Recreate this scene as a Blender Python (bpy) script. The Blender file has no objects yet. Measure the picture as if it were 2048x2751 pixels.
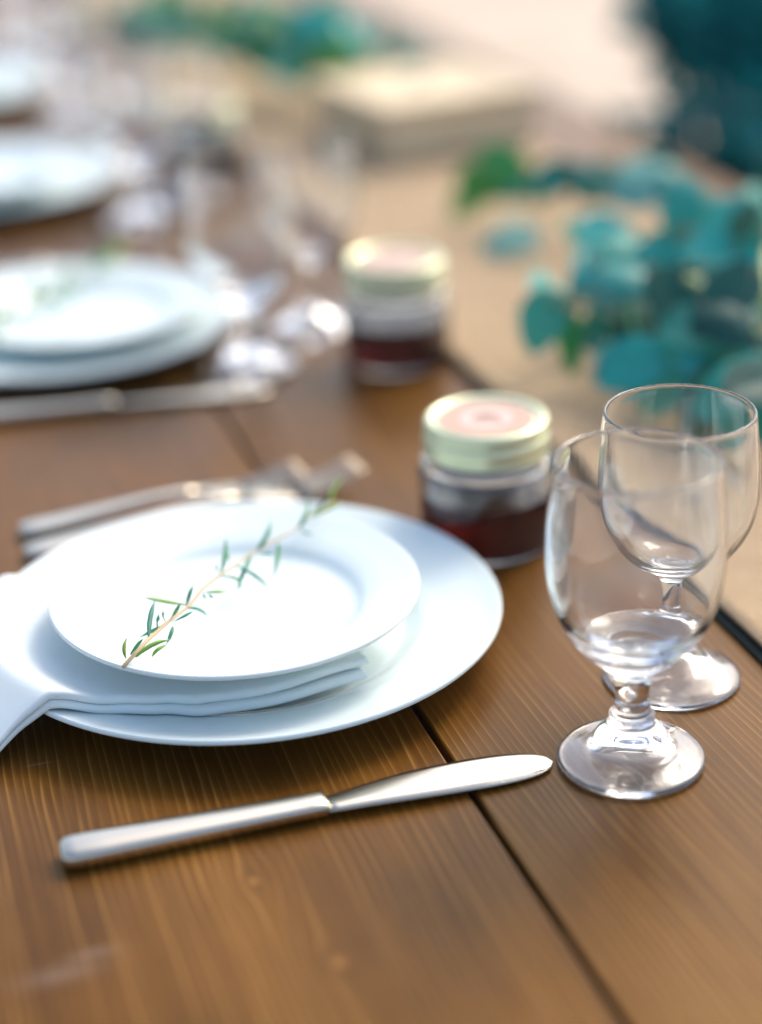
import bpy, bmesh, math, random
from mathutils import Vector, Matrix, noise
R = math.radians
random.seed(11)
sc = bpy.context.scene
col = sc.collection

# ------------------------------------------------------------------ camera, sky, sun, exposure
# world: X runs across the table, Y along it, Z=0 is the table top (metres)
cam_d = bpy.data.cameras.new('camera')
cam = bpy.data.objects.new('camera', cam_d); col.objects.link(cam)
cam.location = (0, 0, 0.48)
cam.rotation_euler = (R(90 - 24.5), R(0), R(-16.5))
cam.rotation_euler = (cam.rotation_euler.to_matrix() @ Matrix.Rotation(R(-2.2), 3, 'Z')).to_euler()   # the frame is tilted about 2 degrees
cam_d.sensor_fit = 'VERTICAL'; cam_d.sensor_height = 56.0; cam_d.lens = 104.5
cam_d.clip_start = 0.02; cam_d.clip_end = 3000
cam_d.dof.use_dof = True; cam_d.dof.focus_distance = 0.912; cam_d.dof.aperture_fstop = 2.8
sc.camera = cam

SUN_EL, SUN_AZ = 44.0, 54.0            # azimuth from +Y towards +X
w = bpy.data.worlds.new('World'); sc.world = w; w.use_nodes = True
nt = w.node_tree
sky = nt.nodes.new('ShaderNodeTexSky'); sky.sky_type = 'NISHITA'; sky.sun_disc = False
sky.sun_elevation = R(SUN_EL); sky.sun_rotation = R(SUN_AZ)
sky.air_density = 1.0; sky.dust_density = 4.0; sky.ozone_density = 1.0
bg = nt.nodes['Background']; bg.inputs['Strength'].default_value = 0.15
nt.links.new(sky.outputs[0], bg.inputs['Color'])

sl = bpy.data.lights.new('sun', 'SUN'); sl.energy = 0.75; sl.angle = R(20); sl.color = (1.0, 0.90, 0.76)
so = bpy.data.objects.new('sun', sl); col.objects.link(so)
sd = Vector((math.sin(R(SUN_AZ)) * math.cos(R(SUN_EL)), math.cos(R(SUN_AZ)) * math.cos(R(SUN_EL)), math.sin(R(SUN_EL))))
so.rotation_euler = (-sd).to_track_quat('-Z', 'Y').to_euler(); so.location = sd * 20

sc.view_settings.view_transform = 'Standard'; sc.view_settings.look = 'None'
sc.view_settings.gamma = 1.0; sc.view_settings.use_curve_mapping = False
sc.view_settings.exposure = 1.02
cy = sc.cycles
cy.use_denoising = True; cy.use_adaptive_sampling = False
cy.max_bounces = 24; cy.transmission_bounces = 20; cy.transparent_max_bounces = 16; cy.glossy_bounces = 8; cy.diffuse_bounces = 4
cy.sample_clamp_indirect = 6.0; cy.blur_glossy = 0.5

# ------------------------------------------------------------------ helpers
def new_obj(name, verts, faces, mat=None, parent=None, loc=(0, 0, 0), rot=(0, 0, 0), smooth=True):
    me = bpy.data.meshes.new(name); me.from_pydata([tuple(v) for v in verts], [], faces); me.update()
    if smooth:
        me.polygons.foreach_set('use_smooth', [True] * len(me.polygons))
    if mat: me.materials.append(mat)
    o = bpy.data.objects.new(name, me); col.objects.link(o)
    o.location = loc; o.rotation_euler = rot
    if parent: o.parent = parent
    return o

def empty(name, loc=(0, 0, 0), rz=0):
    o = bpy.data.objects.new(name, None); col.objects.link(o)
    o.location = loc; o.rotation_euler = (0, 0, rz); o.empty_display_size = 0.02
    return o

def tag(o, label, cat, group=None, kind=None):
    o['label'] = label; o['category'] = cat
    if group: o['group'] = group
    if kind: o['kind'] = kind
    return o

def struct(o):
    o['kind'] = 'structure'; return o

def copy_tree(o, parent=None):
    c = o.copy(); col.objects.link(c); c.parent = parent
    for ch in [x for x in bpy.data.objects if x.parent == o]:
        copy_tree(ch, c)
    return c

def smooth_profile(pts, n=6):
    """Catmull-Rom through (r,z) points; a point given twice stays a corner."""
    out = []
    for i in range(len(pts) - 1):
        p1, p2 = pts[i], pts[i + 1]
        if p1 == p2: continue
        p0 = pts[i - 1] if i > 0 and pts[i - 1] != p1 else p1
        p3 = pts[i + 2] if i + 2 < len(pts) and pts[i + 2] != p2 else p2
        for k in range(n):
            t = k / n
            q = [0.5 * ((2 * p1[j]) + (-p0[j] + p2[j]) * t + (2 * p0[j] - 5 * p1[j] + 4 * p2[j] - p3[j]) * t * t
                        + (-p0[j] + 3 * p1[j] - 3 * p2[j] + p3[j]) * t ** 3) for j in (0, 1)]
            out.append((max(q[0], 0), q[1]))
    out.append(pts[-1])
    return out

def lathe(pts, seg=96):
    """closed surface of revolution; profile must start and end on the axis (r=0)."""
    V, Fc = [], []
    rings = []
    for (r, z) in pts:
        if r < 1e-6:
            rings.append([len(V)]); V.append((0, 0, z))
        else:
            rings.append(list(range(len(V), len(V) + seg)))
            V += [(r * math.cos(2 * math.pi * k / seg), r * math.sin(2 * math.pi * k / seg), z) for k in range(seg)]
    for a, b in zip(rings[:-1], rings[1:]):
        for k in range(seg):
            k2 = (k + 1) % seg
            if len(a) == 1 and len(b) == 1: continue
            if len(a) == 1: Fc.append((a[0], b[k2], b[k]))
            elif len(b) == 1: Fc.append((a[k], a[k2], b[0]))
            else: Fc.append((a[k], a[k2], b[k2], b[k]))
    return V, Fc

def fix_normals(o):
    bm = bmesh.new(); bm.from_mesh(o.data); bmesh.ops.recalc_face_normals(bm, faces=bm.faces); bm.to_mesh(o.data); bm.free()
    return o

def tube(path, rad, seg=8):
    V, Fc = [], []
    n = len(path); P = [Vector(p) for p in path]
    for i, p in enumerate(P):
        t = (P[min(i + 1, n - 1)] - P[max(i - 1, 0)]).normalized()
        up = Vector((0, 0, 1)) if abs(t.z) < 0.95 else Vector((1, 0, 0))
        a = t.cross(up).normalized(); b = a.cross(t)
        r = rad[i] if hasattr(rad, '__len__') else rad
        V += [p + (a * math.cos(2 * math.pi * k / seg) + b * math.sin(2 * math.pi * k / seg)) * r for k in range(seg)]
    for i in range(n - 1):
        for k in range(seg):
            k2 = (k + 1) % seg
            Fc.append((i * seg + k, i * seg + k2, (i + 1) * seg + k2, (i + 1) * seg + k))
    Fc.append(tuple(range(seg))[::-1]); Fc.append(tuple(range((n - 1) * seg, n * seg)))
    return V, Fc

def sweep(stations, seg=20, expo=2.6):
    """stations: (x, y_centre, z_centre, half_width_y, half_height_z); superellipse section, capped."""
    V, Fc = [], []
    for (x, yc, zc, a, b) in stations:
        for k in range(seg):
            t = 2 * math.pi * k / seg
            c, s = math.cos(t), math.sin(t)
            V.append((x, yc + a * math.copysign(abs(c) ** (2 / expo), c), zc + b * math.copysign(abs(s) ** (2 / expo), s)))
    n = len(stations)
    for i in range(n - 1):
        for k in range(seg):
            k2 = (k + 1) % seg
            Fc.append((i * seg + k, (i + 1) * seg + k, (i + 1) * seg + k2, i * seg + k2))
    Fc.append(tuple(range(seg))); Fc.append(tuple(range((n - 1) * seg, n * seg))[::-1])
    return V, Fc

def box(x0, x1, y0, y1, z0, z1, bev=0.0, seg=2):
    bm = bmesh.new()
    bmesh.ops.create_cube(bm, size=1)
    for v in bm.verts:
        v.co = Vector((x0 + (v.co.x + .5) * (x1 - x0), y0 + (v.co.y + .5) * (y1 - y0), z0 + (v.co.z + .5) * (z1 - z0)))
    if bev: bmesh.ops.bevel(bm, geom=bm.edges[:], offset=bev, segments=seg, affect='EDGES', profile=0.5)
    V = [v.co.copy() for v in bm.verts]; bm.verts.index_update()
    Fc = [tuple(v.index for v in f.verts) for f in bm.faces]
    bm.free(); return V, Fc

def sstep(a, b, x):
    t = min(max((x - a) / (b - a), 0), 1); return t * t * (3 - 2 * t)

def interp(tab, x):
    if x <= tab[0][0]: return tab[0][1]
    for (x0, y0), (x1, y1) in zip(tab[:-1], tab[1:]):
        if x <= x1:
            t = (x - x0) / (x1 - x0); t = t * t * (3 - 2 * t)
            return y0 + (y1 - y0) * t
    return tab[-1][1]

# ------------------------------------------------------------------ materials
def mat(name):
    m = bpy.data.materials.new(name); m.use_nodes = True
    nt = m.node_tree; b = nt.nodes['Principled BSDF']
    return m, nt, b

def N(nt, t, **kw):
    n = nt.nodes.new(t)
    for k, v in kw.items():
        if k in n.inputs.keys(): n.inputs[k].default_value = v
        else: setattr(n, k, v)
    return n

def ramp(nt, stops, interp='LINEAR'):
    r = nt.nodes.new('ShaderNodeValToRGB'); cr = r.color_ramp; cr.interpolation = interp
    while len(cr.elements) < len(stops): cr.elements.new(0.5)
    for e, (p, c) in zip(cr.elements, stops):
        e.position = p; e.color = (*c, 1) if len(c) == 3 else c
    return r

def math_n(nt, op, a, b=None):
    n = nt.nodes.new('ShaderNodeMath'); n.operation = op
    for i, v in enumerate((a, b)):
        if v is None: continue
        if isinstance(v, (int, float)): n.inputs[i].default_value = v
        else: nt.links.new(v, n.inputs[i])
    return n.outputs[0]

def mix_col(nt, fac, a, b, mode='MIX'):
    n = nt.nodes.new('ShaderNodeMix'); n.data_type = 'RGBA'; n.blend_type = mode
    for idx, v in ((0, fac), (6, a), (7, b)):
        if isinstance(v, (int, float)): n.inputs[idx].default_value = v
        elif isinstance(v, tuple): n.inputs[idx].default_value = (*v, 1) if len(v) == 3 else v
        else: nt.links.new(v, n.inputs[idx])
    return n.outputs[2]

def wood_material(name, dark, mid, light, rough=0.36, knots=(), scuffs=()):
    m, nt, b = mat(name); L = nt.links.new
    tc = N(nt, 'ShaderNodeTexCoord'); oi = N(nt, 'ShaderNodeObjectInfo')
    off = N(nt, 'ShaderNodeCombineXYZ')
    L(math_n(nt, 'MULTIPLY', oi.outputs['Random'], 7.3), off.inputs[0]); L(math_n(nt, 'MULTIPLY', oi.outputs['Random'], 31.0), off.inputs[1])
    add = N(nt, 'ShaderNodeVectorMath', operation='ADD'); L(tc.outputs['Object'], add.inputs[0]); L(off.outputs[0], add.inputs[1])
    # slow wander of the growth rings along the board
    mp = N(nt, 'ShaderNodeMapping'); mp.inputs['Scale'].default_value = (5.0, 1.5, 1); L(add.outputs[0], mp.inputs[0])
    nz = N(nt, 'ShaderNodeTexNoise', Scale=1.0, Detail=3.0, Roughness=0.45); L(mp.outputs[0], nz.inputs['Vector'])
    mp2 = N(nt, 'ShaderNodeMapping'); mp2.inputs['Scale'].default_value = (60.0, 7.0, 1); L(add.outputs[0], mp2.inputs[0])
    nz2 = N(nt, 'ShaderNodeTexNoise', Scale=1.0, Detail=2.0); L(mp2.outputs[0], nz2.inputs['Vector'])
    sep = N(nt, 'ShaderNodeSeparateXYZ'); L(add.outputs[0], sep.inputs[0])
    so_ = N(nt, 'ShaderNodeSeparateXYZ'); L(tc.outputs['Object'], so_.inputs[0])
    def spot(cx, cy, rx, ry):          # 1 at the centre of an oval mark, fading out to 0
        a = math_n(nt, 'DIVIDE', math_n(nt, 'SUBTRACT', so_.outputs[0], cx), rx); c = math_n(nt, 'DIVIDE', math_n(nt, 'SUBTRACT', so_.outputs[1], cy), ry)
        d2 = math_n(nt, 'ADD', math_n(nt, 'MULTIPLY', a, a), math_n(nt, 'MULTIPLY', c, c))
        return math_n(nt, 'POWER', 2.718, math_n(nt, 'MULTIPLY', d2, -1.0)), a
    xx = math_n(nt, 'ADD', sep.outputs[0], math_n(nt, 'MULTIPLY', nz.outputs[0], 0.055))
    xx = math_n(nt, 'ADD', xx, math_n(nt, 'MULTIPLY', nz2.outputs[0], 0.0022))
    for (cx, cy, kr) in knots:         # the grain bends round each knot
        e, a = spot(cx, cy, kr * 3.2, kr * 6.0)
        xx = math_n(nt, 'SUBTRACT', xx, math_n(nt, 'MULTIPLY', math_n(nt, 'MULTIPLY', e, a), kr * 2.2))
    mp7 = N(nt, 'ShaderNodeMapping'); mp7.inputs['Scale'].default_value = (55.0, 0.5, 1); L(add.outputs[0], mp7.inputs[0])
    nz7 = N(nt, 'ShaderNodeTexNoise', Scale=1.0, Detail=2.0, Roughness=0.6); L(mp7.outputs[0], nz7.inputs['Vector'])
    xx = math_n(nt, 'ADD', xx, math_n(nt, 'MULTIPLY', nz7.outputs[0], 0.008))
    ph = math_n(nt, 'MULTIPLY', xx, 235.0)
    fr = math_n(nt, 'FRACT', ph)                       # 0..1 over one growth ring (about 5 mm)
    # earlywood -> latewood: slow rise, sharp fall
    ring = ramp(nt, [(0.0, (.10,) * 3), (0.10, (1.0,) * 3), (0.22, (.36,) * 3), (0.50, (.10,) * 3), (1.0, (.04,) * 3)])
    L(fr, ring.inputs[0])
    # how strongly the rings show varies over the board
    mp3 = N(nt, 'ShaderNodeMapping'); mp3.inputs['Scale'].default_value = (9.0, 2.2, 1); L(add.outputs[0], mp3.inputs[0])
    nz3 = N(nt, 'ShaderNodeTexNoise', Scale=1.0, Detail=4.0, Roughness=0.55); L(mp3.outputs[0], nz3.inputs['Vector'])
    show = ramp(nt, [(0.34, (.30,) * 3), (0.62, (1,) * 3)]); L(nz3.outputs[0], show.inputs[0])
    mp8 = N(nt, 'ShaderNodeMapping'); mp8.inputs['Scale'].default_value = (170.0, 2.5, 1); L(add.outputs[0], mp8.inputs[0])
    nz8 = N(nt, 'ShaderNodeTexNoise', Scale=1.0, Detail=2.0); L(mp8.outputs[0], nz8.inputs['Vector'])
    per = ramp(nt, [(0.35, (.15,) * 3), (0.65, (1,) * 3)]); L(nz8.outputs[0], per.inputs[0])
    amp = math_n(nt, 'MULTIPLY', math_n(nt, 'MULTIPLY', ring.outputs[0], show.outputs[0]), per.outputs[0])
    # fine pores and stain mottling
    mp4 = N(nt, 'ShaderNodeMapping'); mp4.inputs['Scale'].default_value = (900.0, 26.0, 1); L(add.outputs[0], mp4.inputs[0])
    nz4 = N(nt, 'ShaderNodeTexNoise', Scale=1.0, Detail=3.0); L(mp4.outputs[0], nz4.inputs['Vector'])
    mp5 = N(nt, 'ShaderNodeMapping'); mp5.inputs['Scale'].default_value = (16.0, 5.0, 1); L(add.outputs[0], mp5.inputs[0])
    nz5 = N(nt, 'ShaderNodeTexNoise', Scale=1.0, Detail=5.0, Roughness=0.6); L(mp5.outputs[0], nz5.inputs['Vector'])
    base = ramp(nt, [(0.3, dark), (0.7, mid)]); L(nz5.outputs[0], base.inputs[0])
    tone = ramp(nt, [(0.0, (.80, .80, .80)), (1.0, (1.16, 1.12, 1.08))]); L(oi.outputs['Random'], tone.inputs[0])
    c1 = mix_col(nt, 1.0, mix_col(nt, amp, base.outputs[0], light), tone.outputs[0], 'MULTIPLY')
    pore = ramp(nt, [(0.35, (.72,) * 3), (0.6, (1,) * 3)]); L(nz4.outputs[0], pore.inputs[0])
    c2 = mix_col(nt, 0.55, c1, pore.outputs[0], 'MULTIPLY')
    # scuffs and dust: sparse pale scratches
    mp6 = N(nt, 'ShaderNodeMapping'); mp6.inputs['Scale'].default_value = (16, 70, 1); mp6.inputs['Rotation'].default_value = (0, 0, 0.25); L(add.outputs[0], mp6.inputs[0])
    nz6 = N(nt, 'ShaderNodeTexNoise', Scale=1.0, Detail=6.0, Roughness=0.7); L(mp6.outputs[0], nz6.inputs['Vector'])
    sc_r = ramp(nt, [(0.70, (0,) * 3), (0.80, (.35,) * 3)]); L(nz6.outputs[0], sc_r.inputs[0])
    c3 = mix_col(nt, sc_r.outputs[0], c2, (.42, .33, .25))
    for (cx, cy, kr) in knots:
        e, _ = spot(cx, cy, kr * 1.5, kr * 2.0); c3 = mix_col(nt, math_n(nt, 'MULTIPLY', e, .75), c3, dark)
        e, _ = spot(cx, cy, kr * .85, kr * 1.1); c3 = mix_col(nt, math_n(nt, 'MULTIPLY', e, .8), c3, (.30, .135, .030))
    for (cx, cy, rx, ry) in scuffs:
        e, _ = spot(cx, cy, rx, ry); c3 = mix_col(nt, math_n(nt, 'MULTIPLY', math_n(nt, 'MULTIPLY', e, nz6.outputs[0]), .30), c3, (.46, .38, .33))
    L(c3, b.inputs['Base Color'])
    rr = math_n(nt, 'ADD', math_n(nt, 'MULTIPLY', nz5.outputs[0], 0.16), rough - 0.08); L(rr, b.inputs['Roughness'])
    b.inputs['Specular IOR Level'].default_value = 0.24; b.inputs['Specular Tint'].default_value = (1.0, .62, .22, 1)
    bp = N(nt, 'ShaderNodeBump', Strength=0.12, Distance=0.0006); L(math_n(nt, 'ADD', amp, math_n(nt, 'MULTIPLY', nz4.outputs[0], .6)), bp.inputs['Height']); L(bp.outputs[0], b.inputs['Normal'])
    return m

M = {}
WC = ((.052, .0185, .0026), (.140, .0580, .0082), (.330, .170, .042))
M['wood'] = wood_material('stained_wood', *WC, rough=0.36)
M['wood_knotty'] = wood_material('stained_wood_knotty', *WC, rough=0.36, knots=((.0229, .6675, .0032), (.0419, .6023, .0042), (.080, 1.22, .005)), scuffs=((-.065, .633, .016, .0050), (-.050, .642, .010, .0030), (-.0505, .795, .006, .0008)))
M['pale_wood'] = wood_material('pale_wood', (.62, .52, .34), (.72, .62, .44), (.52, .42, .27), rough=0.55)

m, nt, b = mat('glazed_ceramic'); M['ceramic'] = m
b.inputs['Base Color'].default_value = (.69, .785, .770, 1); b.inputs['Roughness'].default_value = 0.09; b.inputs['IOR'].default_value = 1.5
b.inputs['Subsurface Weight'].default_value = 0.0
tcn = N(nt, 'ShaderNodeTexCoord'); nzc = N(nt, 'ShaderNodeTexNoise', Scale=40.0, Detail=3.0); nt.links.new(tcn.outputs['Object'], nzc.inputs['Vector'])
bp = N(nt, 'ShaderNodeBump', Strength=0.03, Distance=0.0008); nt.links.new(nzc.outputs[0], bp.inputs['Height']); nt.links.new(bp.outputs[0], b.inputs['Normal'])

m, nt, b = mat('cotton_cloth'); M['cloth'] = m
b.inputs['Base Color'].default_value = (.72, .795, .785, 1); b.inputs['Roughness'].default_value = 0.9
b.inputs['Sheen Weight'].default_value = 0.15
tcn = N(nt, 'ShaderNodeTexCoord')
wa = N(nt, 'ShaderNodeTexWave', Scale=900.0, Distortion=2.0); wa.bands_direction = 'X'; nt.links.new(tcn.outputs['Object'], wa.inputs['Vector'])
wb = N(nt, 'ShaderNodeTexWave', Scale=900.0, Distortion=2.0); wb.bands_direction = 'Y'; nt.links.new(tcn.outputs['Object'], wb.inputs['Vector'])
bp = N(nt, 'ShaderNodeBump', Strength=0.18, Distance=0.0002); nt.links.new(math_n(nt, 'ADD', wa.outputs[1], wb.outputs[1]), bp.inputs['Height']); nt.links.new(bp.outputs[0], b.inputs['Normal'])

m, nt, b = mat('stainless_steel'); M['steel'] = m
b.inputs['Metallic'].default_value = 1.0; b.inputs['Base Color'].default_value = (.60, .55, .45, 1)
tcn = N(nt, 'ShaderNodeTexCoord'); mpn = N(nt, 'ShaderNodeMapping'); mpn.inputs['Scale'].default_value = (60, 1500, 200); nt.links.new(tcn.outputs['Object'], mpn.inputs[0])
nzc = N(nt, 'ShaderNodeTexNoise', Scale=1.0, Detail=3.0); nt.links.new(mpn.outputs[0], nzc.inputs['Vector'])
nt.links.new(math_n(nt, 'ADD', math_n(nt, 'MULTIPLY', nzc.outputs[0], .12), .13), b.inputs['Roughness'])

m, nt, b = mat('clear_glass'); M['glass'] = m
b.inputs['Base Color'].default_value = (.985, .995, .995, 1); b.inputs['Roughness'].default_value = 0.0
b.inputs['IOR'].default_value = 1.55; b.inputs['Transmission Weight'].default_value = 0.98
tcn = N(nt, 'ShaderNodeTexCoord'); mpn = N(nt, 'ShaderNodeMapping'); mpn.inputs['Scale'].default_value = (60, 60, 22); nt.links.new(tcn.outputs['Object'], mpn.inputs[0])
nzc = N(nt, 'ShaderNodeTexNoise', Scale=1.0, Detail=2.0); nt.links.new(mpn.outputs[0], nzc.inputs['Vector'])
bp = N(nt, 'ShaderNodeBump', Strength=0.12, Distance=0.0012); nt.links.new(nzc.outputs[0], bp.inputs['Height']); nt.links.new(bp.outputs[0], b.inputs['Normal'])   # slight waviness of pressed glass

m, nt, b = mat('jar_glass'); M['jar_glass'] = m
b.inputs['Base Color'].default_value = (.96, .98, .97, 1); b.inputs['IOR'].default_value = 1.5; b.inputs['Transmission Weight'].default_value = 0.985
tcn = N(nt, 'ShaderNodeTexCoord'); nzc = N(nt, 'ShaderNodeTexNoise', Scale=260.0, Detail=3.0); nt.links.new(tcn.outputs['Object'], nzc.inputs['Vector'])
b.inputs['Roughness'].default_value = 0.03
bp = N(nt, 'ShaderNodeBump', Strength=0.12, Distance=0.0004); nt.links.new(nzc.outputs[0], bp.inputs['Height']); nt.links.new(bp.outputs[0], b.inputs['Normal'])

m, nt, b = mat('dark_syrup'); M['syrup'] = m
b.inputs['Base Color'].default_value = (.075, .006, .002, 1); b.inputs['Roughness'].default_value = 0.08
b.inputs['IOR'].default_value = 1.42; b.inputs['Transmission Weight'].default_value = 0.75

m, nt, b = mat('gold_tin'); M['tin'] = m
b.inputs['Metallic'].default_value = 0.55; b.inputs['Base Color'].default_value = (.66, .70, .46, 1); b.inputs['Roughness'].default_value = 0.32

m, nt, b = mat('kraft_label'); M['label'] = m
b.inputs['Roughness'].default_value = 0.75
tcn = N(nt, 'ShaderNodeTexCoord'); ln = N(nt, 'ShaderNodeVectorMath', operation='LENGTH'); nt.links.new(tcn.outputs['Object'], ln.inputs[0])
rp = ramp(nt, [(0.0, (.62, .42, .34)), (0.30, (.62, .42, .34)), (0.36, (.74, .58, .51)), (0.52, (.74, .58, .51)), (0.58, (.60, .40, .31)), (0.9, (.62, .43, .33)), (1.0, (.66, .48, .37))])
nt.links.new(math_n(nt, 'MULTIPLY', ln.outputs['Value'], 1 / 0.0285), rp.inputs[0])
nzc = N(nt, 'ShaderNodeTexNoise', Scale=500.0, Detail=3.0); nt.links.new(tcn.outputs['Object'], nzc.inputs['Vector'])
nt.links.new(mix_col(nt, 0.25, rp.outputs[0], nzc.outputs[0], 'MULTIPLY'), b.inputs['Base Color'])

m, nt, b = mat('stamp_ink'); M['ink'] = m
b.inputs['Base Color'].default_value = (.22, .12, .08, 1); b.inputs['Roughness'].default_value = 0.8

m, nt, b = mat('burlap'); M['burlap'] = m
b.inputs['Roughness'].default_value = 0.95
tcn = N(nt, 'ShaderNodeTexCoord')
wv = []
for d in 'XY':
    wn = N(nt, 'ShaderNodeTexWave', Scale=170.0, Distortion=2.2, Detail=2.0); wn.inputs['Detail Scale'].default_value = 1.4; wn.bands_direction = d
    nt.links.new(tcn.outputs['Object'], wn.inputs['Vector']); wv.append(wn.outputs[1])
wmax = math_n(nt, 'MAXIMUM', wv[0], wv[1])
nzc = N(nt, 'ShaderNodeTexNoise', Scale=35.0, Detail=5.0, Roughness=0.7); nt.links.new(tcn.outputs['Object'], nzc.inputs['Vector'])
rp = ramp(nt, [(0.15, (.30, .20, .105)), (0.8, (.52, .385, .235))]); nt.links.new(wmax, rp.inputs[0])
r2 = ramp(nt, [(0.3, (.82, .80, .78)), (0.7, (1, 1, 1))]); nt.links.new(nzc.outputs[0], r2.inputs[0])
nt.links.new(mix_col(nt, 1.0, rp.outputs[0], r2.outputs[0], 'MULTIPLY'), b.inputs['Base Color'])
bp = N(nt, 'ShaderNodeBump', Strength=0.6, Distance=0.0008); nt.links.new(wmax, bp.inputs['Height']); nt.links.new(bp.outputs[0], b.inputs['Normal'])

m, nt, b = mat('dark_edge_shadow'); M['edge_shadow'] = m  # green-black that paints the shade along the runner's edge
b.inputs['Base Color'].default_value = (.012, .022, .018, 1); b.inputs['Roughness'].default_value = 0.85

def leaf_material(name, cols, trans=0.25, rough=0.5):
    m, nt, b = mat(name)
    oi = N(nt, 'ShaderNodeObjectInfo')
    rp = ramp(nt, [(i / max(len(cols) - 1, 1), c) for i, c in enumerate(cols)]); nt.links.new(oi.outputs['Random'], rp.inputs[0])
    tcn = N(nt, 'ShaderNodeTexCoord'); nz = N(nt, 'ShaderNodeTexNoise', Scale=90.0, Detail=3.0); nt.links.new(tcn.outputs['Object'], nz.inputs['Vector'])
    r2 = ramp(nt, [(0.3, (.75, .78, .75)), (0.7, (1.1, 1.08, 1.05))]); nt.links.new(nz.outputs[0], r2.inputs[0])
    c = mix_col(nt, 1.0, rp.outputs[0], r2.outputs[0], 'MULTIPLY')
    nt.links.new(c, b.inputs['Base Color']); b.inputs['Roughness'].default_value = rough
    tr = N(nt, 'ShaderNodeBsdfTranslucent'); nt.links.new(c, tr.inputs['Color'])
    mx = N(nt, 'ShaderNodeMixShader'); mx.inputs[0].default_value = trans
    out = nt.nodes['Material Output']
    nt.links.new(b.outputs[0], mx.inputs[1]); nt.links.new(tr.outputs[0], mx.inputs[2]); nt.links.new(mx.outputs[0], out.inputs[0])
    return m
M['euc'] = leaf_material('eucalyptus_leaf', [(.020, .330, .250), (.026, .420, .390), (.060, .300, .190), (.050, .460, .450), (.016, .250, .215)])
M['euc_pale'] = leaf_material('eucalyptus_leaf_pale', [(.14, .46, .42), (.22, .48, .42)])
M['euc_dark'] = leaf_material('eucalyptus_leaf_dark', [(.007, .095, .085), (.010, .12, .055)])
M['green_leaf'] = leaf_material('fresh_green_leaf', [(.08, .30, .05), (.035, .28, .085)])
M['shrub'] = leaf_material('shrub_leaf', [(.015, .360, .340), (.008, .200, .230)], trans=0.45)
M['rosemary'] = leaf_material('rosemary_leaf', [(.17, .48, .33), (.22, .52, .28), (.17, .46, .38)], trans=0.5)
M['rosemary_green'] = leaf_material('rosemary_leaf_green', [(.30, .54, .09), (.34, .54, .13)], trans=0.2)
m, nt, b = mat('rosemary_stem'); M['ros_stem'] = m
b.inputs['Base Color'].default_value = (.58, .43, .24, 1); b.inputs['Roughness'].default_value = 0.6
m, nt, b = mat('twig'); M['twig'] = m
b.inputs['Base Color'].default_value = (.20, .20, .10, 1); b.inputs['Roughness'].default_value = 0.7
m, nt, b = mat('pale_stem'); M['pale_stem'] = m
b.inputs['Base Color'].default_value = (.32, .40, .17, 1); b.inputs['Roughness'].default_value = 0.6
m, nt, b = mat('bark'); M['bark'] = m
b.inputs['Base Color'].default_value = (.06, .045, .03, 1); b.inputs['Roughness'].default_value = 0.9

m, nt, b = mat('dusty_ground'); M['ground'] = m
tcn = N(nt, 'ShaderNodeTexCoord'); nz = N(nt, 'ShaderNodeTexNoise', Scale=1.6, Detail=8.0, Roughness=0.6); nt.links.new(tcn.outputs['Object'], nz.inputs['Vector'])
rp = ramp(nt, [(0.32, (.40, .31, .22)), (0.55, (.60, .49, .38)), (0.75, (.66, .56, .46))]); nt.links.new(nz.outputs[0], rp.inputs[0])
nt.links.new(rp.outputs[0], b.inputs['Base Color']); b.inputs['Roughness'].default_value = 0.95

# ------------------------------------------------------------------ setting: ground
GZ = -0.76
seg = 64
gv = [(0, 0, 0)] + [(rr * math.cos(2 * math.pi * k / seg), rr * math.sin(2 * math.pi * k / seg), 0) for rr in (6, 40, 600) for k in range(seg)]
gf = [(0, 1 + k, 1 + (k + 1) % seg) for k in range(seg)]
for r_ in range(2):
    for k in range(seg):
        a = 1 + r_ * seg
        gf.append((a + k, a + seg + k, a + seg + (k + 1) % seg, a + (k + 1) % seg))
struct(new_obj('ground', gv, gf, M['ground'], loc=(0, 0, GZ)))

# ------------------------------------------------------------------ table: planks, aprons, legs
Y0, Y1 = -0.35, 4.30
table = empty('dining_table', (0.5, 1.4, GZ))
tag(table, 'long brown stained wooden table of wide planks under all the place settings', 'table')
edges = [(-0.0200, 0.2436), (0.2469, 0.4500), (0.4533, 0.6400), (0.6433, 0.8350)]
TL = Vector(table.location)
for i, (x0, x1) in enumerate(edges):
    V, Fc = box(x0, x1, Y0, Y1, -0.038, 0, 0.0013, 2)
    org = Vector(((x0 + x1) / 2, 0, 0))
    o = new_obj('board', [v - org for v in V], Fc, M['wood_knotty'] if i == 0 else M['wood'], table, loc=org - TL, smooth=False)
for (x0, x1, y0, y1) in ((0.03, 0.055, 0.0, 3.9), (0.765, 0.79, 0.0, 3.9), (0.055, 0.765, 0.0, 0.025), (0.055, 0.765, 3.875, 3.9)):
    V, Fc = box(x0, x1, y0, y1, -0.14, -0.041, 0.002)
    new_obj('apron', [v - TL for v in V], Fc, M['wood'], table, smooth=False)
for x0 in (0.057, 0.683):
    for y0 in (0.027, 3.79):
        V, Fc = box(x0, x0 + .08, y0, y0 + .08, GZ, -0.041, 0.004)
        new_obj('leg', [v - TL for v in V], Fc, M['wood'], table, smooth=False)

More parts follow.
